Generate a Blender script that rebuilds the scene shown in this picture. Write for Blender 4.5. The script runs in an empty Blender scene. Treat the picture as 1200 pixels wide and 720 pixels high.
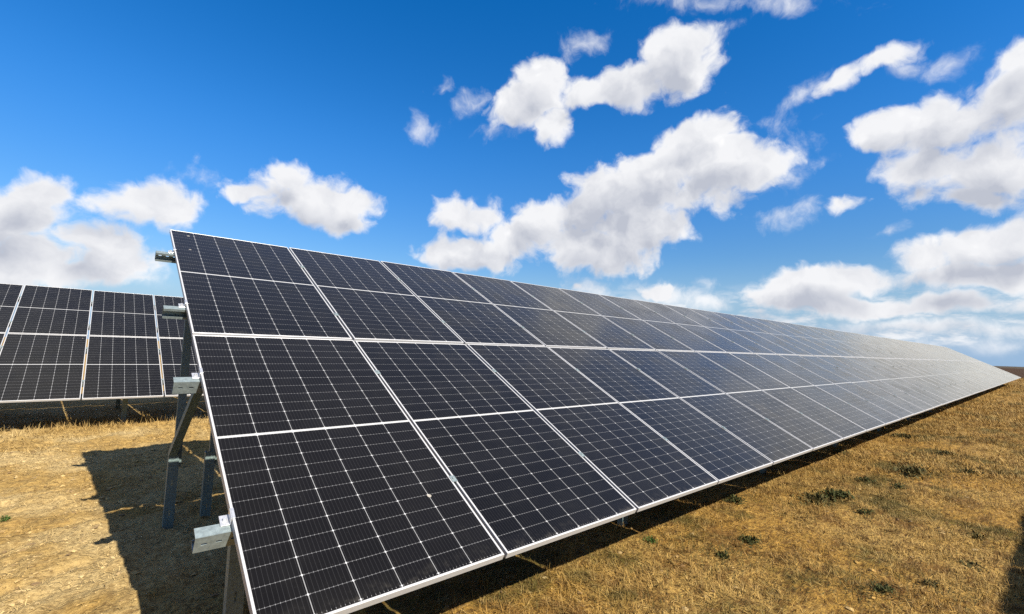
import bpy, bmesh, math, random
import numpy as np
from mathutils import Vector, Matrix, Euler

R_ = math.radians
scene = bpy.context.scene
COL = scene.collection
random.seed(7)
rng = np.random.default_rng(7)

# ------------------------------------------------------------------ camera
cam_data = bpy.data.cameras.new("camera")
cam = bpy.data.objects.new("camera", cam_data)
COL.objects.link(cam)
cam_data.sensor_fit = 'HORIZONTAL'
cam_data.sensor_width = 36.0
cam_data.lens = 16.839
cam_data.clip_start = 0.05
cam_data.clip_end = 9000
cam.matrix_world = Matrix((
    (0.75039385, -0.07852183, -0.65631044, -0.5167),
    (-0.66033839, -0.04494357, -0.74962210, -1.8978),
    (0.02936476, 0.99589879, -0.08557636, 1.6413),
    (0, 0, 0, 1)))
scene.camera = cam

# ------------------------------------------------------------------ view, sun
scene.view_settings.view_transform = 'Standard'
scene.view_settings.look = 'None'
scene.view_settings.gamma = 1
scene.view_settings.exposure = 1.3
scene.view_settings.use_curve_mapping = False
scene.render.engine = 'CYCLES'
scene.cycles.use_denoising = False
scene.cycles.sample_clamp_indirect = 4.0
scene.cycles.max_bounces = 6
scene.cycles.diffuse_bounces = 3
scene.cycles.glossy_bounces = 3
scene.cycles.transparent_max_bounces = 4

SUN_DIR = Vector((0.1168, -0.7581, 0.6416)).normalized()      # towards the sun
sun_data = bpy.data.lights.new("sun", 'SUN')
sun_data.energy = 5.0
sun_data.angle = R_(0.5)
sun_data.color = (1.0, 0.94, 0.84)
sun = bpy.data.objects.new("sun", sun_data)
COL.objects.link(sun)
sun.rotation_euler = SUN_DIR.to_track_quat('Z', 'Y').to_euler()
sun.location = (0, -20, 30)

# ------------------------------------------------------------------ sky with fair-weather cumulus
# each cloud lobe: azimuth (from +Y towards +X), elevation, roll, half width, half height (all degrees), thickness
CLOUD_LOBES = [
    (-5.6,9.3,16,4.68,2.75,0.9), (-4.3,11.8,37,2.46,2.02,0.95), (-0.1,8.4,-7,4.64,2.15,0.9), (-2.4,5.5,8,5.95,1.63,0.8),
    (-6.0,5.6,11,3.82,2.49,0.72), (-3.1,6.8,10,4.78,2.48,0.69), (0.9,7.0,9,3.6,1.71,0.8), (2.6,12.9,21,4.28,2.12,0.9),
    (5.3,12.5,23,2.61,2.07,0.8), (7.4,15.6,-11,1.79,1.0,0.19), (6.5,17.6,74,0.49,0.4,0.17), (3.2,5.5,7,1.15,0.56,0.17),
    (17.7,15.6,3,7.29,2.72,1), (15.6,17.5,30,2.18,1.87,0.9), (22.7,15.8,12,2.92,2.23,1), (21.0,13.9,-3,3.54,1.41,0.8),
    (12.2,15.2,23,2.41,1.17,0.8), (60.0,30.9,-3,5.03,3.51,1), (54.8,29.6,11,5.27,2.88,1), (49.9,28.7,-6,3.48,2.36,0.85),
    (43.8,29.8,46,3.45,2.7,0.9), (41.7,28.1,23,4.61,2.45,0.85), (45.6,25.7,-59,2.34,2.26,0.7), (38.4,25.2,7,2.87,0.81,0.22),
    (36.0,28.2,22,2.24,1.11,0.28), (30.3,25.1,25,2.07,1.13,0.28), (49.8,33.6,9,2.06,0.87,0.2), (31.8,28.8,33,1.01,0.5,0.17),
    (64.9,32.8,4,1.02,0.54,0.22), (58.5,20.0,13,8.37,4.27,1), (52.7,18.1,7,7.11,3.82,1), (65.9,20.4,-3,6.35,2.6,1),
    (61.8,23.5,7,4.82,2.11,0.85), (50.2,12.6,-4,6.72,3.36,0.95), (54.7,13.8,-5,4.78,3.68,0.85), (43.5,14.3,1,3.62,2.78,0.7),
    (68.0,19.0,2,3.92,1.74,0.9), (35.2,15.4,4,4.97,2.35,0.95), (36.5,10.8,3,7.27,2.62,0.95), (41.0,13.0,2,4.04,2.8,0.7),
    (50.2,16.5,18,5.98,3.52,1), (52.6,15.0,-4,4.25,3.29,1), (50.1,19.4,12,3.82,2.48,0.9), (55.7,16.9,6,6.14,3.82,1),
    (45.0,15.6,0,3.39,2.36,0.8), (58.6,14.7,-15,4.27,3.19,0.95), (51.2,11.9,-4,7.87,3.36,0.95), (62.7,17.8,2,5.14,2.73,0.9),
    (49.3,7.6,1,2.2,0.81,0.62), (50.3,7.3,0,3.38,1.41,0.55), (58.3,6.9,0,2.8,1.17,0.62), (59.5,6.5,0,4.23,1.74,0.55),
    (64.3,5.6,-1,2.77,1.13,0.55), (63.2,8.0,-2,1.23,0.85,0.19), (55.2,7.6,0,1.92,0.69,0.17), (80.2,27.3,1,3.92,1.07,0.7),
    (76.4,26.8,20,3.0,1.01,0.6), (73.4,26.3,24,2.06,0.89,0.28), (81.5,26.1,-14,1.25,0.75,0.28), (83.7,25.5,-6,1.35,0.75,0.2),
    (70.8,34.2,-17,4.39,0.79,0.25), (60.9,36.3,-11,3.15,0.62,0.17), (80.1,21.1,-11,3.13,2.23,1), (83.9,20.2,6,4.83,3.06,1),
    (88.3,21.6,19,4.03,3.1,1), (87.0,16.3,3,5.59,2.95,1), (82.9,17.5,-8,4.41,1.9,1), (85.4,14.1,-26,3.07,1.5,0.85),
    (88.9,24.0,24,2.15,1.45,0.85), (72.3,14.8,10,2.63,1.04,0.28), (76.0,15.0,-4,2.18,1.15,0.6), (74.5,19.3,12,1.08,0.66,0.19),
    (80.0,11.9,3,1.36,0.55,0.28), (71.6,18.5,-27,1.38,1.13,0.15), (72.1,22.2,-16,1.93,1.1,0.12), (73.0,7.5,1,6.2,2.26,1),
    (75.9,7.9,-4,4.85,1.85,1), (69.8,6.2,-2,3.94,1.61,0.9), (86.0,9.8,10,5.69,2.03,1), (82.3,9.0,1,3.37,1.69,1),
    (88.3,10.3,3,2.61,1.95,1), (84.8,7.5,2,6.18,1.48,0.9), (88.0,6.8,3,2.12,0.98,0.7), (77.5,5.1,-2,9.3,1.15,0.8),
    (83.6,5.1,-2,7.25,1.06,0.7), (87.2,2.8,0,5.42,1.13,0.55), (82.4,3.0,0,7.51,1.0,0.55), (87.2,1.1,1,5.42,0.99,0.28),
    (80.6,1.6,1,6.7,0.94,0.28), (94,8,0,7,6,1), (100,5,0,12,3.5,0.9), (117,8,-4,13,5,1),
    (97,11,10,7,2.2,0.7), (140,7,0,12,4,0.9),  # lobes past the right frame edge: unseen, added to whiten the far panels' reflections
]

world = bpy.data.worlds.new("World")
scene.world = world
world.use_nodes = True
world.cycles.sampling_method = 'MANUAL'
world.cycles.sample_map_resolution = 512


class Tree:
    """tiny helper to write node trees"""
    def __init__(self, tree):
        self.t = tree
        self.n = tree.nodes
        self.l = tree.links

    def put(self, sock, v):
        if hasattr(v, 'is_linked') or isinstance(v, bpy.types.NodeSocket):
            self.l.new(v, sock)
        else:
            sock.default_value = v

    def math(self, op, a, b=None, c=None, clamp=False):
        n = self.n.new('ShaderNodeMath')
        n.operation = op
        n.use_clamp = clamp
        for i, v in enumerate((a, b, c)):
            if v is not None:
                self.put(n.inputs[i], v)
        return n.outputs[0]

    def vmath(self, op, a, b=None, scale=None):
        n = self.n.new('ShaderNodeVectorMath')
        n.operation = op
        self.put(n.inputs[0], a)
        if b is not None:
            self.put(n.inputs[1], b)
        if scale is not None:
            self.put(n.inputs['Scale'], scale)
        return n.outputs['Value'] if op in ('LENGTH', 'DOT_PRODUCT', 'DISTANCE') else n.outputs[0]

    def noise(self, vec, scale, detail=4, rough=0.5, distort=0.0, color=False, lac=2.0):
        n = self.n.new('ShaderNodeTexNoise')
        self.put(n.inputs['Vector'], vec)
        n.inputs['Scale'].default_value = scale
        n.inputs['Detail'].default_value = detail
        n.inputs['Roughness'].default_value = rough
        n.inputs['Lacunarity'].default_value = lac
        n.inputs['Distortion'].default_value = distort
        return n.outputs['Color'] if color else n.outputs[0]

    def puffs(self, vec, scale, detail, rough):
        n = self.n.new('ShaderNodeTexVoronoi')
        n.feature = 'F1'
        n.inputs['Scale'].default_value = scale
        n.inputs['Detail'].default_value = detail
        n.inputs['Roughness'].default_value = rough
        n.inputs['Lacunarity'].default_value = 2.2
        self.put(n.inputs['Vector'], vec)
        return n.outputs['Distance']

    def ramp(self, v, lo, hi, a=0.0, b=1.0, kind='SMOOTHSTEP'):
        n = self.n.new('ShaderNodeMapRange')
        n.interpolation_type = kind
        self.put(n.inputs['Value'], v)
        for k, x in zip(('From Min', 'From Max', 'To Min', 'To Max'), (lo, hi, a, b)):
            self.put(n.inputs[k], x)
        return n.outputs[0]

    def mix(self, f, a, b, blend='MIX'):
        n = self.n.new('ShaderNodeMix')
        n.data_type = 'RGBA'
        n.blend_type = blend
        self.put(n.inputs[0], f)
        for s, v in ((n.inputs[6], a), (n.inputs[7], b)):
            if isinstance(v, tuple) and len(v) == 3:
                v = v + (1,)
            self.put(s, v)
        return n.outputs[2]

    def mapping(self, vec, loc=(0, 0, 0), rot=(0, 0, 0), scale=(1, 1, 1), kind='POINT'):
        n = self.n.new('ShaderNodeMapping')
        n.vector_type = kind
        self.put(n.inputs['Vector'], vec)
        n.inputs['Location'].default_value = loc
        n.inputs['Rotation'].default_value = rot
        n.inputs['Scale'].default_value = scale
        return n.outputs[0]


def lobe_frame(az, el, roll):
    a, e, r = R_(az), R_(el), R_(roll)
    c = Vector((math.sin(a) * math.cos(e), math.cos(a) * math.cos(e), math.sin(e)))
    east = Vector((math.cos(a), -math.sin(a), 0))
    up = east.cross(c)
    if up.z < 0:
        up = -up
    major = east * math.cos(r) + up * math.sin(r)
    minor = major.cross(c)
    m = Matrix((major, c, minor)).transposed()
    return c, m.to_euler()


def lobe_field(T, vec, lobes, blend=0.10):
    acc = None
    for i, (az, el, roll, w, h, th) in enumerate(lobes):
        if i and i % 6 == 0:            # chain the groups, so that they are worked out one after the other
            v2 = T.vmath('MULTIPLY_ADD', acc, (1e-7, 1e-7, 1e-7))
            T.put(v2.node.inputs[2], vec)
            vec = v2
        c, eul = lobe_frame(az, el, roll)
        q = T.mapping(vec, c, eul, (R_(w), 0.6, R_(h)), 'TEXTURE')
        r = T.vmath('LENGTH', q)
        f = T.math('MULTIPLY_ADD', r, -th, th)
        acc = f if acc is None else T.math('SMOOTH_MAX', acc, f, blend)
    return T.math('MAXIMUM', acc, -1.0)


def build_world():
    wt = world.node_tree
    wt.nodes.clear()
    T = Tree(wt)
    out = wt.nodes.new('ShaderNodeOutputWorld')
    bg = wt.nodes.new('ShaderNodeBackground')
    wt.links.new(bg.outputs[0], out.inputs[0])
    sky = wt.nodes.new('ShaderNodeTexSky')
    sky.sky_type = 'NISHITA'
    sky.sun_disc = False
    sky.sun_elevation = R_(39.9)
    sky.sun_rotation = R_(171.2)
    sky.altitude = 100
    sky.air_density = SKY_AIR
    sky.dust_density = SKY_DUST
    sky.ozone_density = SKY_OZONE
    hs = wt.nodes.new('ShaderNodeHueSaturation')
    hs.inputs['Hue'].default_value = SKY_HUE
    hs.inputs['Saturation'].default_value = SKY_SAT
    hs.inputs['Value'].default_value = SKY_VAL
    wt.links.new(sky.outputs[0], hs.inputs['Color'])
    d = wt.nodes.new('ShaderNodeTexCoord').outputs['Generated']
    sep = wt.nodes.new('ShaderNodeSeparateXYZ')
    wt.links.new(d, sep.inputs[0])

    warp = T.vmath('SUBTRACT', T.noise(d, 11, 3, 0.55, color=True), (0.5, 0.5, 0.5))
    dw = T.vmath('MULTIPLY_ADD', warp, (0.07, 0.07, 0.055))
    wt.links.new(d, dw.node.inputs[2])
    fb = T.noise(dw, 15, 10, 0.62)
    low = T.noise(d, 6.5, 3, 0.5)
    puff = T.puffs(dw, 13, 2.5, 0.5)
    lump = T.math('MULTIPLY_ADD', puff, -1.0, 0.42)
    ragged = T.math('ADD', T.math('MULTIPLY_ADD', fb, 1.35, -0.675), T.math('MULTIPLY_ADD', low, 0.6, -0.30))
    thick = [l for l in CLOUD_LOBES if l[5] >= 0.6]
    thin = [l for l in CLOUD_LOBES if l[5] < 0.6]
    core = T.math('ADD', T.math('ADD', lobe_field(T, dw, thick), ragged), T.math('MULTIPLY_ADD', lump, CLOUD_LUMP, CLOUD_BIAS))
    # invented cumulus in the unseen sky, added to whiten the blue ambient light
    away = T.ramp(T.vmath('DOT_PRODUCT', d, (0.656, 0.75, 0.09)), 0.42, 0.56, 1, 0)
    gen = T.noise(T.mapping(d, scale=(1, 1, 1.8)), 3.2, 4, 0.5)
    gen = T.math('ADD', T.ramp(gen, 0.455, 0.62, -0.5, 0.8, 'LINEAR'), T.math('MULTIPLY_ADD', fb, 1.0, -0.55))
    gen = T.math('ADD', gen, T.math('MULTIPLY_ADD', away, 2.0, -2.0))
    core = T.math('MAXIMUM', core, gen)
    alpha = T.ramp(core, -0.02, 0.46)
    # thin broken layers low over the eastern horizon
    strat = T.noise(T.mapping(d, scale=(1, 1, 3.4)), 13, 8, 0.62)
    zone = T.math('MULTIPLY', T.ramp(sep.outputs[0], 0.55, 0.85), T.math('MULTIPLY', T.ramp(sep.outputs[2], 0.01, 0.035), T.ramp(sep.outputs[2], 0.08, 0.14, 1, 0)))
    strat = T.math('MULTIPLY', T.ramp(strat, 0.42, 0.66, 0, 0.85), zone)
    alpha = T.math('MAXIMUM', alpha, strat)
    veil = T.vmath('MULTIPLY_ADD', alpha, (1e-7, 1e-7, 1e-7))
    T.put(veil.node.inputs[2], dw)
    wisp = T.math('ADD', lobe_field(T, veil, thin), T.math('MULTIPLY_ADD', fb, 1.5, -0.64))
    alpha = T.math('MAXIMUM', alpha, T.ramp(wisp, 0.0, 0.75, 0, 0.85))
    alpha = T.math('MULTIPLY', alpha, T.ramp(sep.outputs[2], -0.005, 0.03))
    # how much cloud lies between this spot and the sun
    d2 = T.vmath('MULTIPLY_ADD', alpha, (1e-7, 1e-7, 1e-7))
    T.put(d2.node.inputs[2], dw)
    d2 = T.vmath('ADD', d2, (0.012, -0.012, 0.044))
    big = [l for l in CLOUD_LOBES if l[5] >= 0.7]
    fb2 = T.noise(d2, 15, 5, 0.55)
    over = T.math('ADD', lobe_field(T, d2, big, 0.2), T.math('MULTIPLY_ADD', fb2, 0.9, -0.45))
    shade = T.ramp(over, 0.10, 1.0, 0, 1, 'LINEAR')
    crease = T.math('MULTIPLY', T.ramp(puff, 0.30, 0.62), T.ramp(core, 0.15, 0.5))
    billow = T.ramp(T.math('SUBTRACT', fb2, fb), -0.10, 0.20, 0, 1, 'LINEAR')
    shade = T.math('ADD', T.math('MULTIPLY', shade, 0.74), T.math('MULTIPLY', billow, 0.24))
    shade = T.math('ADD', shade, T.math('MULTIPLY', crease, 0.22), clamp=True)
    cloud = T.mix(shade, CLOUD_LIT, CLOUD_SHADE)
    haze = T.ramp(sep.outputs[2], 0.0, 0.19, 0.97, 0.0)
    deep = T.ramp(sep.outputs[2], 0.02, 0.42, 0.60, 1.0)
    clear = T.mix(haze, T.vmath('SCALE', hs.outputs[0], scale=deep), HORIZON_AIR)
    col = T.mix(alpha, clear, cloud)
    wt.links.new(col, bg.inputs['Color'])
    bg.inputs['Strength'].default_value = SKY_STRENGTH


SKY_STRENGTH = 0.0622
SKY_AIR, SKY_DUST, SKY_OZONE = 1.0, 0.0, 2.0
SKY_HUE, SKY_SAT, SKY_VAL = 0.508, 1.44, 1.18
CLOUD_LUMP, CLOUD_BIAS = 0.42, 0.27
HORIZON_AIR = (2.0, 3.15, 4.7)
CLOUD_LIT = (6.7, 6.7, 6.75)
CLOUD_SHADE = (3.4, 3.6, 4.15)
build_world()

# ------------------------------------------------------------------ helpers
def tag(o, label=None, cat=None, group=None, kind=None):
    for k, v in (('label', label), ('category', cat), ('group', group), ('kind', kind)):
        if v:
            o[k] = v
    return o


def link(name, mesh, mat=None, parent=None):
    o = bpy.data.objects.new(name, mesh)
    COL.objects.link(o)
    if mat is not None and mesh is not None and not mesh.materials:
        mesh.materials.append(mat)
    if parent is not None:
        o.parent = parent
    return o


def mesh_of(bm, name, smooth=False):
    me = bpy.data.meshes.new(name)
    bm.normal_update()
    bm.to_mesh(me)
    bm.free()
    if smooth:
        for p in me.polygons:
            p.use_smooth = True
    return me


def add_box(bm, lo, hi):
    vs = [bm.verts.new((x, y, z)) for x in (lo[0], hi[0]) for y in (lo[1], hi[1]) for z in (lo[2], hi[2])]
    for f in ((0, 1, 3, 2), (4, 6, 7, 5), (0, 4, 5, 1), (2, 3, 7, 6), (0, 2, 6, 4), (1, 5, 7, 3)):
        bm.faces.new([vs[i] for i in f])
    return vs


def bevel_all(bm, w, seg=1):
    bmesh.ops.recalc_face_normals(bm, faces=bm.faces)
    bmesh.ops.bevel(bm, geom=list(bm.edges), offset=w, segments=seg, affect='EDGES', clamp_overlap=True)


def plate(bm, origin, ax, ay, length, width, thick, slots=()):
    """a flat plate spanned by ax (length) and ay (width) with rectangular punched slots, given real thickness"""
    ax, ay = Vector(ax).normalized(), Vector(ay).normalized()
    n = ax.cross(ay)
    xs = sorted({0.0, length, *[s[0] for s in slots], *[s[1] for s in slots]})
    ys = sorted({0.0, width, *[s[2] for s in slots], *[s[3] for s in slots]})
    o = Vector(origin)
    hole = lambda x, y: any(s[0] < x < s[1] and s[2] < y < s[3] for s in slots)
    cells = {(i, j) for i in range(len(xs) - 1) for j in range(len(ys) - 1)
             if not hole((xs[i] + xs[i + 1]) / 2, (ys[j] + ys[j + 1]) / 2)}
    cache = {}

    def v(i, j, k):
        if (i, j, k) not in cache:
            cache[(i, j, k)] = bm.verts.new(o + ax * xs[i] + ay * ys[j] + n * (thick * k))
        return cache[(i, j, k)]
    for i, j in cells:
        bm.faces.new((v(i, j, 1), v(i + 1, j, 1), v(i + 1, j + 1, 1), v(i, j + 1, 1)))
        bm.faces.new((v(i, j, 0), v(i, j + 1, 0), v(i + 1, j + 1, 0), v(i + 1, j, 0)))
        for (a, b, di, dj) in (((i, j), (i + 1, j), 0, -1), ((i + 1, j), (i + 1, j + 1), 1, 0),
                               ((i + 1, j + 1), (i, j + 1), 0, 1), ((i, j + 1), (i, j), -1, 0)):
            if (i + di, j + dj) not in cells:
                bm.faces.new((v(*a, 0), v(*b, 0), v(*b, 1), v(*a, 1)))


def channel(bm, origin, along, back, out, length, web, flange, t=0.004, slots=(), lip=0.014):
    """a cold-rolled C section: its web stands along `out`, flanges run along `back`"""
    o = Vector(origin)
    al, bk, ou = Vector(along).normalized(), Vector(back).normalized(), Vector(out).normalized()
    plate(bm, o, al, ou, length, web, t if al.cross(ou).dot(bk) > 0 else -t, slots)
    b0 = o + bk * (t + 0.0005)
    s = 1 if al.cross(bk).dot(ou) > 0 else -1
    plate(bm, b0, al, bk, length, flange - t, t * s)
    plate(bm, b0 + ou * (web - t), al, bk, length, flange - t, t * s)
    if lip:
        s2 = 1 if al.cross(ou).dot(bk) > 0 else -1
        plate(bm, o + bk * (flange - t) + ou * (t + .0005), al, ou, length, lip, t * s2)
        plate(bm, o + bk * (flange - t) + ou * (web - t - .0005 - lip), al, ou, length, lip, t * s2)


# ------------------------------------------------------------------ materials
def new_mat(name):
    m = bpy.data.materials.new(name)
    m.use_nodes = True
    return m, Tree(m.node_tree), m.node_tree.nodes['Principled BSDF']


def mat_glass():
    """dark monocrystalline half-cells behind dusty glass; UV is in metres over one module"""
    m, T, P = new_mat('solar_cells')
    uv = T.n.new('ShaderNodeUVMap').outputs[0]
    sp = T.n.new('ShaderNodeSeparateXYZ')
    T.l.new(uv, sp.inputs[0])
    u, v = sp.outputs[0], sp.outputs[1]
    mu, pu = 0.0135, (MOD_W - 0.027) / 6
    mv, ch = 0.019, 0.018                       # end margin, gap between the two halves
    pv = (MOD_H - 2 * mv - ch) / 24
    # fold the two halves on to one
    vf = T.math('SUBTRACT', MOD_H / 2 - ch / 2, T.math('ABSOLUTE', T.math('SUBTRACT', v, MOD_H / 2)))
    cu = T.math('DIVIDE', T.math('SUBTRACT', u, mu), pu)
    cv = T.math('DIVIDE', T.math('SUBTRACT', vf, mv - ch / 2), pv)
    du = T.math('MULTIPLY', T.math('PINGPONG', cu, 0.5), pu)       # distance to the nearest cell edge
    dv = T.math('MULTIPLY', T.math('PINGPONG', cv, 0.5), pv)
    in_u = T.math('MULTIPLY', T.math('GREATER_THAN', cu, 0.06), T.math('LESS_THAN', cu, 5.94))
    in_v = T.math('MULTIPLY', T.math('GREATER_THAN', cv, 0.06), T.math('LESS_THAN', cv, 11.94))
    lu = T.math('MULTIPLY', T.math('LESS_THAN', du, 0.0016), in_u)
    lv = T.math('MULTIPLY', T.math('LESS_THAN', dv, 0.0011), in_v)
    dia = T.math('MULTIPLY', T.math('LESS_THAN', T.math('ADD', du, dv), 0.0062), in_u)
    centre = T.math('GREATER_THAN', cv, 12.0)
    bus = T.math('MULTIPLY', T.math('PINGPONG', T.math('MULTIPLY_ADD', cu, 10, 0.5), 0.5), pu / 10)
    bus = T.math('LESS_THAN', bus, 0.0007)
    tick = T.math('MULTIPLY', bus, T.math('LESS_THAN', dv, 0.0032))
    # cell tone
    cell = T.n.new('ShaderNodeCombineXYZ')
    T.l.new(T.math('FLOOR', cu), cell.inputs[0])
    T.l.new(T.math('FLOOR', T.math('DIVIDE', v, pv)), cell.inputs[1])
    info = T.n.new('ShaderNodeObjectInfo')
    T.l.new(T.math('MULTIPLY', info.outputs['Random'], 77), cell.inputs[2])
    wn = T.n.new('ShaderNodeTexWhiteNoise')
    wn.noise_dimensions = '3D'
    T.l.new(cell.outputs[0], wn.inputs['Vector'])
    tone = T.mix(wn.outputs[0], (0.0013, 0.0012, 0.0014), (0.0028, 0.0026, 0.0032))
    tone = T.mix(T.math('MULTIPLY', info.outputs['Random'], 0.5), tone, (0.0046, 0.0038, 0.0034))
    tone = T.mix(T.math('MULTIPLY', bus, 0.10), tone, (0.146, 0.146, 0.153))
    c = T.mix(T.math('MULTIPLY', lv, 0.23), tone, (0.307, 0.307, 0.314))
    c = T.mix(T.math('MULTIPLY', tick, 0.42), c, (0.402, 0.402, 0.402))
    c = T.mix(T.math('MULTIPLY', lu, 0.46), c, (0.402, 0.402, 0.402))
    c = T.mix(T.math('MULTIPLY', dia, 0.72), c, (0.438, 0.438, 0.438))
    c = T.mix(T.math('MULTIPLY', centre, 0.7), c, (0.453, 0.453, 0.445))
    # dust: specks, drip streaks and a fine film
    obj = T.n.new('ShaderNodeTexCoord').outputs['Object']
    ob2 = T.vmath('ADD', obj, T.vmath('SCALE', (13.0, 7.0, 3.0), scale=info.outputs['Random']))
    T_off = ob2
    specks = T.ramp(T.noise(T_off, 70, 3, 0.6), 0.66, 0.76)
    film = T.ramp(T.noise(T_off, 2.6, 5, 0.65), 0.35, 0.75)
    streak = T.ramp(T.noise(T.mapping(T_off, scale=(30, 1.2, 1)), 1.0, 4, 0.6), 0.55, 0.8)
    edge = T.math('MULTIPLY', T.ramp(v, 0.0, 0.10, 1, 0), T.ramp(T.noise(T_off, 18, 4, 0.7), 0.45, 0.8))
    dust = T.math('MULTIPLY', specks, 0.04)
    dust = T.math('ADD', dust, T.math('MULTIPLY', streak, 0.006))
    dust = T.math('ADD', dust, T.math('MULTIPLY', edge, 0.10))
    # a few bird marks
    vor = T.n.new('ShaderNodeTexVoronoi')
    vor.inputs['Scale'].default_value = 3.0
    T.l.new(T.vmath('ADD', T_off, T.vmath('SCALE', T.noise(T_off, 60, 2, 0.5, color=True), scale=0.02)), vor.inputs['Vector'])
    rare = T.n.new('ShaderNodeSeparateColor')
    T.l.new(vor.outputs['Color'], rare.inputs[0])
    mark = T.math('LESS_THAN', vor.outputs['Distance'], T.math('MULTIPLY', T.ramp(rare.outputs[0], 0.72, 1.0, 0, 1, 'LINEAR'), 0.040))
    dust = T.math('MAXIMUM', dust, T.math('MULTIPLY', mark, 0.75))
    c = T.mix(dust, c, (0.32, 0.29, 0.24))
    # the thin dust film covers more of the glass the more slantwise one looks through it
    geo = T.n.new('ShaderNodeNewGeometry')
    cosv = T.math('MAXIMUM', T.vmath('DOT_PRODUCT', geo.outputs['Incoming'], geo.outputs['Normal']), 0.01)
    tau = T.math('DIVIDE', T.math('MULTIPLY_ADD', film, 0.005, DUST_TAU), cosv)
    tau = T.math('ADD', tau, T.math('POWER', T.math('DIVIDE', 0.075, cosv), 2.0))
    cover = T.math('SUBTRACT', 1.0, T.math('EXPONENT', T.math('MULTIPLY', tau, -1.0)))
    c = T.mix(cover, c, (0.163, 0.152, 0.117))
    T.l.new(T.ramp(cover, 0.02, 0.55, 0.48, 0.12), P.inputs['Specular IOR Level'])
    T.l.new(c, P.inputs['Base Color'])
    P.inputs['IOR'].default_value = 1.27
    T.l.new(T.ramp(film, 0, 1, 0.16, 0.30), P.inputs['Roughness'])
    P.inputs['Sheen Weight'].default_value = SHEEN
    P.inputs['Sheen Roughness'].default_value = 0.35
    P.inputs['Sheen Tint'].default_value = (1.0, 0.93, 0.80, 1)
    return m


def mat_metal(name, col, metallic, rough, spots=0.0, scale=40):
    m, T, P = new_mat(name)
    obj = T.n.new('ShaderNodeTexCoord').outputs['Object']
    n = T.noise(obj, scale, 4, 0.6)
    c = T.mix(T.ramp(n, 0.3, 0.7), tuple(x * (1 - spots) for x in col), tuple(min(1, x * (1 + spots)) for x in col))
    T.l.new(c, P.inputs['Base Color'])
    P.inputs['Metallic'].default_value = metallic
    T.l.new(T.ramp(n, 0.2, 0.8, rough - 0.06, rough + 0.08), P.inputs['Roughness'])
    return m


def ground_tones(T, pos):
    """dry-grass colour over the ground plane: straw, gold, bare soil and olive patches"""
    sp = T.n.new('ShaderNodeSeparateXYZ')
    T.l.new(pos, sp.inputs[0])
    x, y = sp.outputs[0], sp.outputs[1]
    flat = T.mapping(pos, scale=(1, 1, 0))
    big = T.noise(flat, 0.55, 5, 0.6)
    mid = T.noise(T.mapping(flat, loc=(3, 9, 0)), 2.1, 5, 0.65)
    grn = T.noise(T.mapping(flat, loc=(31, 4, 0)), 0.95, 5, 0.68)
    c = T.mix(T.ramp(big, 0.36, 0.64), (0.280, 0.157, 0.031), (0.330, 0.208, 0.058))
    left = T.ramp(y, 1.0, 2.4)
    sunny = T.math('MULTIPLY_ADD', left, -0.65, 1.0)
    c = T.mix(T.math('MULTIPLY', T.ramp(mid, 0.50, 0.66), T.math('MULTIPLY', sunny, 0.92)), c, (0.127, 0.064, 0.015))
    mott = T.noise(T.mapping(flat, loc=(7, 2, 0), scale=(1, 1.6, 0)), 6.5, 5, 0.7)
    c = T.mix(T.math('MULTIPLY', T.ramp(mott, 0.49, 0.61), 0.80), c, (0.098, 0.048, 0.011))
    front = T.ramp(y, 1.2, 2.2, 1, 0)                  # grassier on the sunny side of the row
    c = T.mix(T.math('MULTIPLY', T.math('MULTIPLY', T.ramp(grn, 0.50, 0.64), front), 0.92), c, (0.057, 0.050, 0.010))
    bare = T.math('MULTIPLY', left, T.ramp(T.math('ADD', big, T.math('MULTIPLY', y, -0.012)), 0.36, 0.50))
    c = T.mix(T.math('MULTIPLY', left, 0.5), c, (0.335, 0.235, 0.092))
    c = T.mix(T.math('MULTIPLY', bare, 0.85), c, (0.39, 0.288, 0.132))
    return c, x, y, flat


def mat_ground():
    m, T, P = new_mat('dry_ground')
    pos = T.n.new('ShaderNodeNewGeometry').outputs['Position']
    c, x, y, flat = ground_tones(T, pos)
    fine = T.noise(flat, 26, 6, 0.72)
    c = T.mix(T.math('MULTIPLY', T.ramp(fine, 0.36, 0.60, 0.9, 0), T.ramp(y, 1.0, 2.4, 1.0, 0.6)), c, (0.074, 0.036, 0.010))
    stalk = T.noise(T.mapping(flat, rot=(0, 0, 0.5), scale=(9, 60, 1)), 1.0, 5, 0.65)
    c = T.mix(T.ramp(stalk, 0.52, 0.72, 0, 0.55), c, (0.326, 0.231, 0.088))
    # farther fields
    wob = T.math('MULTIPLY_ADD', T.noise(flat, 0.05, 3, 0.5), 26, -13)
    xx = T.math('ADD', x, wob)
    c = T.mix(T.ramp(xx, 56, 60), c, (0.197, 0.111, 0.032))
    c = T.mix(T.ramp(xx, 74, 80), c, (0.034, 0.018, 0.008))
    c = T.mix(T.ramp(xx, 190, 230), c, (0.050, 0.039, 0.025))
    T.l.new(c, P.inputs['Base Color'])
    P.inputs['Roughness'].default_value = 0.95
    P.inputs['Specular IOR Level'].default_value = 0.1
    bump = T.n.new('ShaderNodeBump')
    bump.inputs['Strength'].default_value = 0.9
    bump.inputs['Distance'].default_value = 0.03
    T.l.new(T.math('ADD', fine, T.math('MULTIPLY', stalk, 0.5)), bump.inputs['Height'])
    T.l.new(bump.outputs[0], P.inputs['Normal'])
    return m


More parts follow.
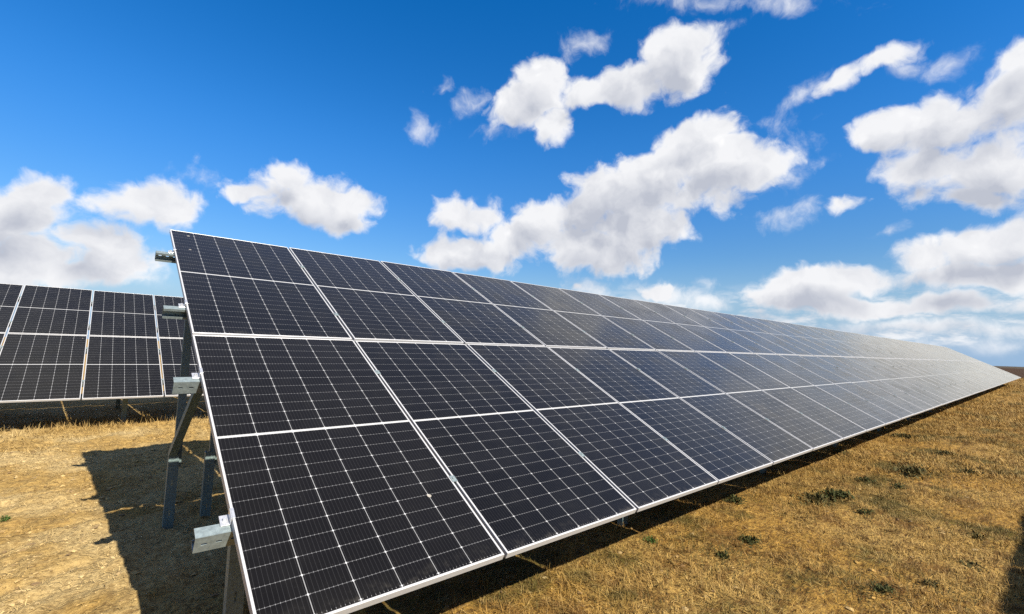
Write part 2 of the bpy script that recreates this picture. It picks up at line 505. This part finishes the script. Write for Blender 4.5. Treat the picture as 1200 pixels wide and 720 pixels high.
def mat_straw():
    m, T, P = new_mat('dry_straw')
    geo = T.n.new('ShaderNodeNewGeometry')
    c, x, y, flat = ground_tones(T, geo.outputs['Position'])
    r = geo.outputs['Random Per Island']
    r2 = T.math('FRACT', T.math('MULTIPLY', r, 37.7))
    c = T.mix(T.ramp(r, 0.55, 1.0, 0, 0.65, 'LINEAR'), c, (0.334, 0.237, 0.090))
    c = T.mix(T.ramp(r2, 0.60, 1.0, 0, 0.75, 'LINEAR'), c, (0.128, 0.069, 0.017))
    T.l.new(c, P.inputs['Base Color'])
    P.inputs['Roughness'].default_value = 0.75
    P.inputs['Specular IOR Level'].default_value = 0.2
    return m


def mat_crumb():
    m, T, P = new_mat('dry_crumbs')
    geo = T.n.new('ShaderNodeNewGeometry')
    c, x, y, flat = ground_tones(T, geo.outputs['Position'])
    r = geo.outputs['Random Per Island']
    c = T.mix(T.ramp(r, 0.65, 1.0, 0, 0.6, 'LINEAR'), c, (0.37, 0.27, 0.125))
    c = T.mix(T.ramp(T.math('FRACT', T.math('MULTIPLY', r, 51.3)), 0.45, 1.0, 0, 0.95, 'LINEAR'), c, (0.11, 0.065, 0.026))
    T.l.new(c, P.inputs['Base Color'])
    P.inputs['Roughness'].default_value = 0.95
    return m


def mat_leaf(name, a, b):
    m, T, P = new_mat(name)
    pos = T.n.new('ShaderNodeTexCoord').outputs['Object']
    r = T.ramp(T.noise(pos, 45, 3, 0.6), 0.35, 0.65)
    T.l.new(T.mix(r, a, b), P.inputs['Base Color'])
    P.inputs['Roughness'].default_value = 0.8
    P.inputs['Specular IOR Level'].default_value = 0.15
    return m


MOD_W, MOD_H, MOD_T = 1.134, 2.278, 0.035
GAP, MID_GAP = 0.022, 0.030
PITCH = MOD_W + GAP
TILT = R_(28)
EDGE_Z = 0.60
SHEEN = 0.0
DUST_TAU = 0.0025
M_GLASS = mat_glass()
M_FRAME = mat_metal('anodised_aluminium', (0.40, 0.395, 0.39), 0.2, 0.42, 0.03, 60)
M_BACK = mat_metal('module_back', (0.30, 0.30, 0.31), 0.0, 0.5, 0.02)
M_GALV = mat_metal('galvanised_steel', (0.20, 0.24, 0.24), 0.45, 0.45, 0.15, 55)
M_POST = mat_metal('post_steel', (0.135, 0.180, 0.172), 0.2, 0.5, 0.2, 55)  # galvanised steel in a darker base tone, for posts, rafters and braces
M_CLAMP = mat_metal('bright_aluminium', (0.60, 0.60, 0.60), 0.7, 0.35, 0.05)
M_GROUND = mat_ground()
M_STRAW = mat_straw()
M_CRUMB = mat_crumb()
M_WEED = mat_leaf('weed_leaf', (0.016, 0.020, 0.005), (0.050, 0.052, 0.013))
M_WEED_GREY = mat_leaf('weed_leaf_grey', (0.032, 0.029, 0.009), (0.080, 0.064, 0.018))
M_WEED_GREEN = mat_leaf('weed_leaf_green', (0.022, 0.052, 0.009), (0.055, 0.090, 0.018))


# ------------------------------------------------------------------ ground
def axis(lo_dense, hi_dense, step, lo, hi):
    a = list(np.arange(lo_dense, hi_dense + step / 2, step))
    s, x = step, hi_dense
    while x < hi:
        s *= 1.12
        x += s
        a.append(x)
    s, x = step, lo_dense
    while x > lo:
        s *= 1.12
        x -= s
        a.insert(0, x)
    return np.array(a)


def value_noise(x, y, seed):
    xi, yi = np.floor(x).astype(np.int64), np.floor(y).astype(np.int64)
    fx, fy = x - xi, y - yi
    fx, fy = fx * fx * (3 - 2 * fx), fy * fy * (3 - 2 * fy)

    def hsh(a, b):
        n = (a * 374761393 + b * 668265263 + seed * 974634777) & 0x7fffffff
        n = ((n ^ (n >> 13)) * 1274126177) & 0x7fffffff
        return ((n ^ (n >> 16)) & 0xffff) / 65535.0
    return (hsh(xi, yi) * (1 - fx) + hsh(xi + 1, yi) * fx) * (1 - fy) + (hsh(xi, yi + 1) * (1 - fx) + hsh(xi + 1, yi + 1) * fx) * fy


def ground_height(x, y):
    z = 0.035 * (value_noise(x * 1.3, y * 1.3, 1) - 0.5)
    z += 0.030 * (value_noise(x * 4.5, y * 4.5, 2) - 0.5)
    z += 0.024 * (value_noise(x * 9, y * 9, 3) - 0.5)
    z += 0.016 * (value_noise(x * 17, y * 17, 4) - 0.5)
    rough = np.clip((y - 0.9) / 0.8, 0, 1) * np.clip((12 - y) / 2, 0, 1)      # cloddy soil on the shaded side
    z += rough * (0.040 * (value_noise(x * 6 + 5, y * 8, 5) - 0.5) + 0.040 * (value_noise(x * 13, y * 16, 6) - 0.5) ** 2 * 2
                  + 0.020 * (value_noise(x * 22, y * 26, 7) - 0.5))
    r = np.hypot(x, y)
    far = np.clip(r - 260, 0, None)
    return z - far * far * 2.2e-5 * (r < 1500) - (r >= 1500) * 34


def build_ground():
    xs = axis(-4.0, 10.5, 0.03, -4000, 4000)
    ys = axis(-2.4, 9.5, 0.03, -4000, 4000)
    X, Y = np.meshgrid(xs, ys)
    Z = ground_height(X, Y)
    nx, ny = len(xs), len(ys)
    co = np.stack([X, Y, Z], -1).reshape(-1, 3)
    idx = np.arange(nx * ny).reshape(ny, nx)
    q = np.stack([idx[:-1, :-1], idx[:-1, 1:], idx[1:, 1:], idx[1:, :-1]], -1).reshape(-1, 4)
    me = mesh_from(co, q)
    me.polygons.foreach_set('use_smooth', np.ones(len(q), bool))
    o = link('ground', me, M_GROUND)
    tag(o, 'dry golden grassland with bare straw-coloured soil under the panels', 'ground', kind='structure')


def mesh_from(co, quads):
    me = bpy.data.meshes.new('sheet')
    me.vertices.add(len(co))
    me.vertices.foreach_set('co', np.ascontiguousarray(co, np.float32).ravel())
    me.loops.add(quads.size)
    me.loops.foreach_set('vertex_index', np.ascontiguousarray(quads, np.int32).ravel())
    me.polygons.add(len(quads))
    me.polygons.foreach_set('loop_start', np.arange(0, quads.size, 4, dtype=np.int32))
    me.update(calc_edges=True)
    return me


build_ground()


# ------------------------------------------------------------------ solar arrays
def panel_meshes():
    """one framed module: laminate (with UV in metres) and its aluminium frame; origin at the lower left corner of the top face"""
    lip, t = 0.011, MOD_T
    bm = bmesh.new()
    uvl = bm.loops.layers.uv.new('UVMap')
    g0, g1 = -0.0015, -0.0065
    lo, hi = (0.004, 0.004), (MOD_W - 0.004, MOD_H - 0.004)
    vs = add_box(bm, (*lo, g1), (*hi, g0))
    bmesh.ops.recalc_face_normals(bm, faces=bm.faces)
    bm.normal_update()
    for f in bm.faces:
        f.material_index = 0 if f.normal.z > 0.5 else 1
        for l in f.loops:
            l[uvl].uv = (l.vert.co.x, l.vert.co.y)
    lam = mesh_of(bm, 'laminate')
    lam.materials.append(M_GLASS)
    lam.materials.append(M_BACK)
    bm = bmesh.new()
    W, H = MOD_W, MOD_H

    def ring(z, inset):
        return [bm.verts.new(p) for p in ((inset, inset, z), (W - inset, inset, z), (W - inset, H - inset, z), (inset, H - inset, z))]
    e = 0.0012
    rings = [ring(-0.0012, lip), ring(0, lip - e), ring(0, e), ring(-e, 0), ring(-t + e, 0), ring(-t, e), ring(-t, 0.028),
             ring(-t + 0.002, 0.028), ring(-t + 0.002, 0.0018), ring(-0.007, 0.0018), ring(-0.007, lip)]
    for a, b in zip(rings, rings[1:] + rings[:1]):
        for i in range(4):
            j = (i + 1) % 4
            bm.faces.new((a[i], a[j], b[j], b[i]))
    bmesh.ops.recalc_face_normals(bm, faces=bm.faces)
    fr = mesh_of(bm, 'module_frame')
    fr.materials.append(M_FRAME)
    bm = bmesh.new()
    add_box(bm, (W / 2 - 0.07, H / 2 - 0.045, -0.028), (W / 2 + 0.07, H / 2 + 0.045, -0.0067))
    bevel_all(bm, 0.003)
    jb = mesh_of(bm, 'junction_box')
    jb.materials.append(M_BLACK)
    return lam, fr, jb


M_BLACK = mat_metal('black_plastic', (0.02, 0.02, 0.02), 0.0, 0.5, 0.05)
LAM, FRAME, JBOX = panel_meshes()
CT, ST = math.cos(TILT), math.sin(TILT)


def on_plane(u, v, o=0.0):
    """point on the module plane: u along the row, v up the slope, o above the glass"""
    return Vector((u, v * CT - o * ST, EDGE_Z + v * ST + o * CT))


UPSLOPE = Vector((0, CT, ST))
NORMAL = Vector((0, -ST, CT))
PURLIN_V = (0.535, 1.735, 2.745, 3.925)
RAFTER_O = -0.118                       # underside of the purlins


def clamp_mesh(end):
    bm = bmesh.new()
    if end:                             # Z-shaped end clamp: tongue over the frame, leg and foot beside it
        add_box(bm, (-0.006, 0, -0.031), (-0.0015, 0.06, 0.004))
        add_box(bm, (-0.0012, 0, 0.001), (0.010, 0.06, 0.005))
        add_box(bm, (-0.042, 0, -0.0345), (-0.0015, 0.06, -0.0305))
        bmesh.ops.create_cone(bm, cap_ends=True, segments=6, radius1=0.008, radius2=0.008, depth=0.014,
                              matrix=Matrix.Translation((-0.024, 0.03, -0.023)))
    else:
        add_box(bm, (-0.018, 0, 0.001), (0.018, 0.05, 0.0042))
        add_box(bm, (-0.006, 0.005, -0.034), (0.006, 0.045, 0.0008))
        bmesh.ops.create_cone(bm, cap_ends=True, segments=6, radius1=0.007, radius2=0.007, depth=0.006,
                              matrix=Matrix.Translation((0, 0.025, 0.0075)))
    bevel_all(bm, 0.0006)
    me = mesh_of(bm, 'clamp')
    me.materials.append(M_CLAMP if end else M_GALV)
    return me


END_CLAMP, MID_CLAMP = clamp_mesh(True), clamp_mesh(False)


def bar_between(bm, a, b, w, h, side):
    """an angle bar from a to b"""
    d = (b - a)
    L = d.length
    d.normalize()
    s = Vector(side)
    s = (s - d * s.dot(d)).normalized()
    n = d.cross(s)
    plate(bm, a, d, s, L, w, 0.005)
    plate(bm, a + n * 0.0055, d, n, L, h, 0.005 if d.cross(n).dot(s) > 0 else -0.005)


def build_array(label, loc, cols, frames, clamp_cols, double_first=True):
    root = bpy.data.objects.new('solar_array', None)
    COL.objects.link(root)
    root.location = loc
    tag(root, label, 'solar array', 'rows of solar panels')
    rot = (TILT, 0, 0)
    c0, c1 = cols
    for c in range(c0, c1):
        for row in (0, 1):
            p = link('solar_panel', LAM, None, root)
            v0 = row * (MOD_H + MID_GAP)
            jit = Vector((random.uniform(-.002, .002), 0, 0))
            p.location = on_plane(c * PITCH + GAP / 2, v0, random.uniform(-.0012, .0012)) + jit
            p.rotation_euler = (TILT + random.uniform(-.002, .002), random.uniform(-.002, .002), 0)
            link('frame', FRAME, None, p)
            link('junction_box', JBOX, None, p)
    u0, u1 = c0 * PITCH - 0.125, c1 * PITCH + 0.125
    for v in PURLIN_V:
        bm = bmesh.new()
        L = u1 - u0
        slots = []
        for base in (0.025, L - 0.20):
            slots += [(base + k * 0.055, base + k * 0.055 + 0.022, 0.036, 0.045) for k in range(4)]
        o = on_plane(u0, v, RAFTER_O + 0.0008)
        if v < 2:
            channel(bm, o, (1, 0, 0), UPSLOPE, NORMAL, L, 0.081, 0.056, 0.003, slots)
        else:                               # the two upper purlins are hung the other way round, open to the front
            channel(bm, o + UPSLOPE * 0.056, (1, 0, 0), -UPSLOPE, NORMAL, L, 0.081, 0.056, 0.003, slots)
        link('purlin', mesh_of(bm, 'purlin'), M_GALV, root)
    # clamps
    for v in PURLIN_V:
        for side, u in ((1, c0 * PITCH + GAP / 2), (-1, c1 * PITCH - GAP / 2)):
            k = link('end_clamp', END_CLAMP, None, root)
            k.location = on_plane(u, v + 0.035, 0)
            k.rotation_euler = rot
            if side < 0:
                k.scale = (-1, 1, 1)
    for c in clamp_cols:
        for v in PURLIN_V:
            k = link('mid_clamp', MID_CLAMP, None, root)
            k.location = on_plane(c * PITCH, v, 0)
            k.rotation_euler = rot
    # posts: driven C piles with slots, an upper column, rafter and knee brace
    def pile(u, y, z0, z1, web, depth, name, slotted=True):
        bm = bmesh.new()
        L = z1 - z0
        slots = [(s, s + 0.05, web * 0.44, web * 0.56) for s in np.arange(0.12, L - 0.08, 0.26)] if slotted else []
        channel(bm, (u - web / 2, y - depth / 2, z0), (0, 0, 1), (0, 1, 0), (1, 0, 0), L, web, depth, 0.005, slots)
        return link(name, mesh_of(bm, 'post'), M_POST, root)
    RY, FY = 3.36, 0.90
    for i, u in enumerate(frames):
        zr = lambda y: EDGE_Z + y * math.tan(TILT) + (RAFTER_O - 0.10) / CT
        pile(u + 0.008, RY, -0.3, 0.62, 0.078, 0.06, 'rear_post')
        pile(u + 0.035, RY + 0.008, 0.50, zr(RY), 0.062, 0.040, 'column', False)
        pile(u + 0.01, FY, -0.3, zr(FY) + 0.02, 0.078, 0.06, 'front_post')
        if double_first and i == 0:
            pile(u + 0.29, RY + 0.02, -0.3, 0.60, 0.078, 0.06, 'rear_post')
            pile(u + 0.315, RY + 0.028, 0.48, zr(RY), 0.062, 0.040, 'column', False)
        bm = bmesh.new()
        a = on_plane(u + 0.075, 0.42, RAFTER_O - 0.082)
        channel(bm, a, UPSLOPE, (1, 0, 0), NORMAL, 3.75, 0.080, 0.045, 0.004)
        link('rafter', mesh_of(bm, 'rafter'), M_POST, root)
        bm = bmesh.new()
        bar_between(bm, Vector((u - 0.035, RY - 0.040, 0.60)), on_plane(u + 0.055, 2.45, RAFTER_O - 0.05), 0.060, 0.05, (1, 0, 0))
        link('brace', mesh_of(bm, 'brace'), M_POST, root)
    return root


N_COLS = 44
build_array('long tilted row of dark solar panels filling the foreground and running to the right horizon',
            (0, 0, 0), (0, N_COLS), [0.12 + 3.27 * k for k in range(16)], range(1, 23))
build_array('second row of solar panels standing farther back at the left edge',
            (-2.857, 9.167, -0.03), (-5, 34), [-3.6 + 3.27 * k for k in range(13)], range(-3, 12), False)
build_array('row of solar panels behind the photographer whose shadow falls on the right grass',
            (0.0, -8.86, 0), (-3, N_COLS + 4), [-2.9 + 3.27 * k for k in range(17)], range(0, 1), False)


# ------------------------------------------------------------------ dry grass (cut straw and stubble)
def straw(points, length, width, tilt_lo, tilt_hi):
    n = len(points)
    x, y = points[:, 0], points[:, 1]
    z = ground_height(x, y)
    az = rng.uniform(0, 2 * np.pi, n)
    tl = rng.uniform(tilt_lo, tilt_hi, n)
    L = length * rng.uniform(0.45, 1.5, n)
    w = width * rng.uniform(0.6, 1.4, n)
    h = np.stack([np.cos(az), np.sin(az)], 1)
    s = np.stack([-h[:, 1], h[:, 0], rng.uniform(-.5, .5, n)], 1) * (w / 2)[:, None]
    base = np.stack([x, y, z - 0.004 + rng.uniform(0, 0.016, n) * (tl < 0.35)], 1)
    rise, run = np.sin(tl) * L, np.cos(tl) * L
    bend = rng.uniform(-0.3, 0.15, n)
    mid = base + np.stack([h[:, 0] * run * .5, h[:, 1] * run * .5, rise * .55], 1)
    tip = base + np.stack([h[:, 0] * run, h[:, 1] * run, np.maximum(rise * (1 + bend), 0.004)], 1)
    co = np.stack([base - s, base + s, mid + s * .8, mid - s * .8, tip + s * .25, tip - s * .25], 1)
    q = np.arange(n)[:, None] * 6
    quads = np.concatenate([q + np.array([0, 1, 2, 3]), q + np.array([3, 2, 4, 5])], 0)
    return co.reshape(-1, 3), quads


def scatter(n, x0, x1, y0, y1, clump=0.0, bias=0.0):
    p = np.stack([rng.uniform(x0, x1, n), rng.uniform(y0, y1, n)], 1)
    if bias:
        p[:, 0] = x0 + (x1 - x0) * rng.uniform(0, 1, n) ** bias
    if clump:
        d = value_noise(p[:, 0] * 2.3, p[:, 1] * 2.3, 9) * .6 + value_noise(p[:, 0] * 7, p[:, 1] * 7, 10) * .4
        d = d * .7 + value_noise(p[:, 0] * 0.9, p[:, 1] * 0.9, 12) * .3
        p = p[rng.uniform(0, 1, n) < np.clip((d - 0.34) * 3.0, 0.05, 1)]
    return p


def build_grass():
    lots = [
        # sunny side, near to far: lying straw, then tufts
        (scatter(100000, 1.2, 8, -2.3, 1.1, 1), 0.048, 0.0034, 0.03, 0.55),
        (scatter(30000, 1.2, 9, -2.3, 1.0, 1), 0.050, 0.0034, 0.5, 1.4),
        (scatter(60000, 8, 18, -2.0, 1.1, 1), 0.075, 0.0060, 0.05, 0.9),
        (scatter(45000, 18, 52, -2.5, 1.1, 1, 1.5), 0.11, 0.012, 0.1, 1.1),
        (scatter(26000, 44, 76, -4.0, 6.0, 1), 0.16, 0.022, 0.2, 1.2),
        # left of the row, and under it
        (scatter(75000, -4.5, 1.6, 1.2, 8.2, 1), 0.036, 0.0034, 0.02, 0.6),
        (scatter(40000, -8.0, 3.0, 7.2, 12.5, 1), 0.085, 0.0055, 0.05, 0.9),
        (scatter(9000, -8.0, 3.0, 9.0, 10.6, 1), 0.13, 0.0060, 0.5, 1.4),
        (scatter(2500, -3.5, 1.6, 1.2, 8.0, 1), 0.09, 0.0042, 0.02, 0.5),
    ]
    # tufts: many blades springing from one spot, leaning over each other
    for n, box, per, rad, ln, wd in ((2600, (1.2, 9, -2.2, 1.0), 16, 0.035, 0.060, 0.0032), (2600, (9, 24, -2.2, 1.0), 10, 0.06, 0.085, 0.007),
                                     (500, (-4.5, 1.6, 1.4, 8.4), 12, 0.03, 0.040, 0.0030)):
        c = scatter(n, *box, 1)
        c = np.repeat(c, per, 0)
        lots.append((c + rng.normal(0, rad, c.shape), ln, wd, 0.35, 1.35))
    cos, qs, k = [], [], 0
    for lot in lots:
        c, q = straw(*lot)
        cos.append(c)
        qs.append(q + k)
        k += len(c)
    me = mesh_from(np.concatenate(cos), np.concatenate(qs))
    o = link('dry_grass', me, M_STRAW)
    tag(o, 'dry golden straw and short stubble covering the ground', 'grass', kind='stuff')


build_grass()


# ------------------------------------------------------------------ crumbs of soil and matted straw
def build_clods():
    base = np.array([(1, 0, 0), (0, 1, 0), (-1, 0, 0), (0, -1, 0), (.7, .7, .55), (-.7, .7, .55), (-.7, -.7, .55), (.7, -.7, .55), (0, 0, 1.0)])
    faces = []
    for k in range(4):
        a, b, c, d = k, (k + 1) % 4, 4 + k, 4 + (k + 3) % 4
        faces += [(a, b, c, c), (d, a, c, c), (d, c, 8, 8)]
    faces = np.array(faces)
    cos, qs, k = [], [], 0
    for n, box in ((26000, (-4.5, 1.8, 1.2, 8.0)), (3500, (1.2, 9, -2.2, 1.0))):
        p = scatter(n, *box, 1)
        n = len(p)
        r = np.clip(0.0045 * rng.pareto(2.3, n) + 0.0045, 0, 0.022)
        ang = rng.uniform(0, 2 * np.pi, n)
        v = base[None] * rng.uniform(0.55, 1.35, (n, 9, 3)) * r[:, None, None] * np.array([1.25, 0.9, 0.75])
        ca, sa = np.cos(ang)[:, None], np.sin(ang)[:, None]
        v = np.stack([v[..., 0] * ca - v[..., 1] * sa, v[..., 0] * sa + v[..., 1] * ca, v[..., 2]], -1)
        v += np.stack([p[:, 0], p[:, 1], ground_height(p[:, 0], p[:, 1]) - 0.1 * r], 1)[:, None]
        cos.append(v.reshape(-1, 3))
        qs.append((np.arange(n)[:, None, None] * 9 + faces[None]).reshape(-1, 4) + k)
        k += n * 9
    co, q = np.concatenate(cos), np.concatenate(qs)
    me = bpy.data.meshes.new('clods')
    me.from_pydata(co.tolist(), [], [tuple(f[:3]) for f in q.tolist()])
    o = link('soil_crumbs', me, M_CRUMB)
    tag(o, 'loose crumbs of dry soil and matted straw on the ground', 'soil crumbs', kind='stuff')


build_clods()


# ------------------------------------------------------------------ weeds
def weed(x, y, r, h, n, mat, label, spread=1.0, elong=1.0, kind='weed'):
    bm = bmesh.new()
    root = bm.verts.new((0, 0, 0))
    for i in range(n * 4):
        a = random.uniform(0, 2 * math.pi)
        el = random.uniform(0.15, 1.35)
        L = r * random.uniform(0.22, 0.55)
        w = L * random.uniform(0.10, 0.20)
        sx, sy = random.gauss(0, r * 0.42 * spread) * elong, random.gauss(0, r * 0.42 * spread)
        fall = math.exp(-(sx * sx + sy * sy) / (r * r * spread))
        d = Vector((math.cos(a) * math.cos(el), math.sin(a) * math.cos(el), math.sin(el)))
        s = Vector((-math.sin(a), math.cos(a), random.uniform(-.6, .6))) * w
        b = Vector((sx, sy, random.uniform(-0.004, h * 0.7 * fall)))
        m1, m2, t = b + d * L * .35, b + d * L * .75 + Vector((0, 0, -.05 * L)), b + d * L + Vector((0, 0, -.2 * L))
        vs = [bm.verts.new(p) for p in (b, m1 - s, m1 + s, m2 - s * .7, m2 + s * .7, t)]
        foot = bm.verts.new(b + Vector((0.002, 0.002, 0)))
        bm.faces.new((root, foot, vs[0]))
        bm.faces.new((vs[0], vs[2], vs[1]))
        bm.faces.new((vs[1], vs[2], vs[4], vs[3]))
        bm.faces.new((vs[3], vs[4], vs[5]))
    o = link('weed', mesh_of(bm, 'weed'), mat)
    o.location = (x, y, float(ground_height(np.array([x]), np.array([y]))[0]))
    tag(o, label, 'weed', 'weeds in the dry grass')
    return o


WEEDS = [
    (3.81, -1.01, .09, .04, 34, 'd', 1, 1.2, 'flat dark weed lowest in the grass, near the shadow at lower right'),
    (4.30, -1.20, .08, .04, 18, 'g', 1, 1, 'small grey-green weed just above the lowest dark one at lower right'),
    (3.52, 0.00, .08, .05, 34, 'd', 1, 1, 'dark weed nearest the bottom edge of the frame, left of the others'),
    (4.04, 0.00, .10, .06, 50, 'd', 1.2, 1, 'compact dark weed in the middle of the near grass'),
    (4.99, 0.56, .12, .08, 40, 'e', 1.2, 1, 'dark green weed touching the shadow edge below the third and fourth panels'),
    (3.29, 0.52, .07, .06, 30, 'l', 1, 1, 'small bright green weed at the shadow edge below the second panel'),
    (6.24, -0.09, .16, .10, 80, 'd', 1.3, 1.3, 'largest dark bushy weed in the middle of the sunny grass'),
    (5.93, 0.03, .18, .06, 80, 'g', 1.4, 1.5, 'wide olive weed patch left of the largest dark weed'),
    (7.40, -0.11, .12, .07, 36, 'e', 1.2, 1, 'green weed just above and right of the largest dark weed'),
    (7.32, -0.48, .10, .08, 34, 'd', 1, 1, 'dark weed right of the green one in mid grass'),
    (5.86, -0.46, .09, .05, 30, 'd', 1, 1, 'small dark weed below right of the largest dark weed'),
    (8.67, -0.40, .20, .06, 90, 'g', 1.5, 2.4, 'long low grey-brown weed streak across the mid grass'),
    (9.33, 0.65, .15, .10, 50, 'e', 1.2, 1.2, 'green weed at the shadow edge under the sixth panel'),
    (10.87, -0.53, .14, .05, 34, 'g', 1.2, 1, 'olive green weed farthest up the sunny grass'),
    (9.30, -0.95, .13, .07, 40, 'g', 1.1, 1, 'grey-green weed at right in the upper grass'),
    (5.85, -1.32, .10, .04, 22, 'g', 1.2, 1, 'grey-olive weed near the right edge beside the shadow boundary'),
    (5.00, -1.35, .10, .04, 22, 'g', 1.3, 1, 'thin olive weed near the right edge, right above the shadow corner'),
    (-0.95, 4.25, .07, .07, 26, 'l', 1, 1, 'small green plant on bare soil at the left edge'),
    (12.6, 0.35, .18, .10, 60, 'g', 1.5, 1.4, 'olive weed patch close to the row in the distance'),
]
# low olive blades round the weeds and in a few thin patches, thinning out into the straw
spots = [(w[0], w[1], w[2] * 1.5) for w in WEEDS if w[0] > 0]
spots += [(random.uniform(2.2, 16), random.uniform(-1.4, 0.75), random.uniform(0.10, 0.32)) for _ in range(70)]
pts = np.concatenate([np.array([x, y]) + rng.normal(0, 1, (int(60 + 500 * r), 2)) * r * np.array([1.2, 0.7]) for x, y, r in spots])
pts = pts[(pts[:, 1] < 0.95)]
co_, q_ = straw(pts, 0.045, 0.0040, 0.2, 1.2)
tag(link('green_grass', mesh_from(co_, q_), M_WEED_GREY), 'thin olive green grass in patches among the dry straw', 'grass', kind='stuff')

for x, y, r, h, n, m, sp_, el_, lab in WEEDS:
    weed(x, y, r * .85, h * .8, n, {'d': M_WEED, 'g': M_WEED_GREY, 'e': M_WEED, 'l': M_WEED_GREEN}[m], lab, sp_, el_)
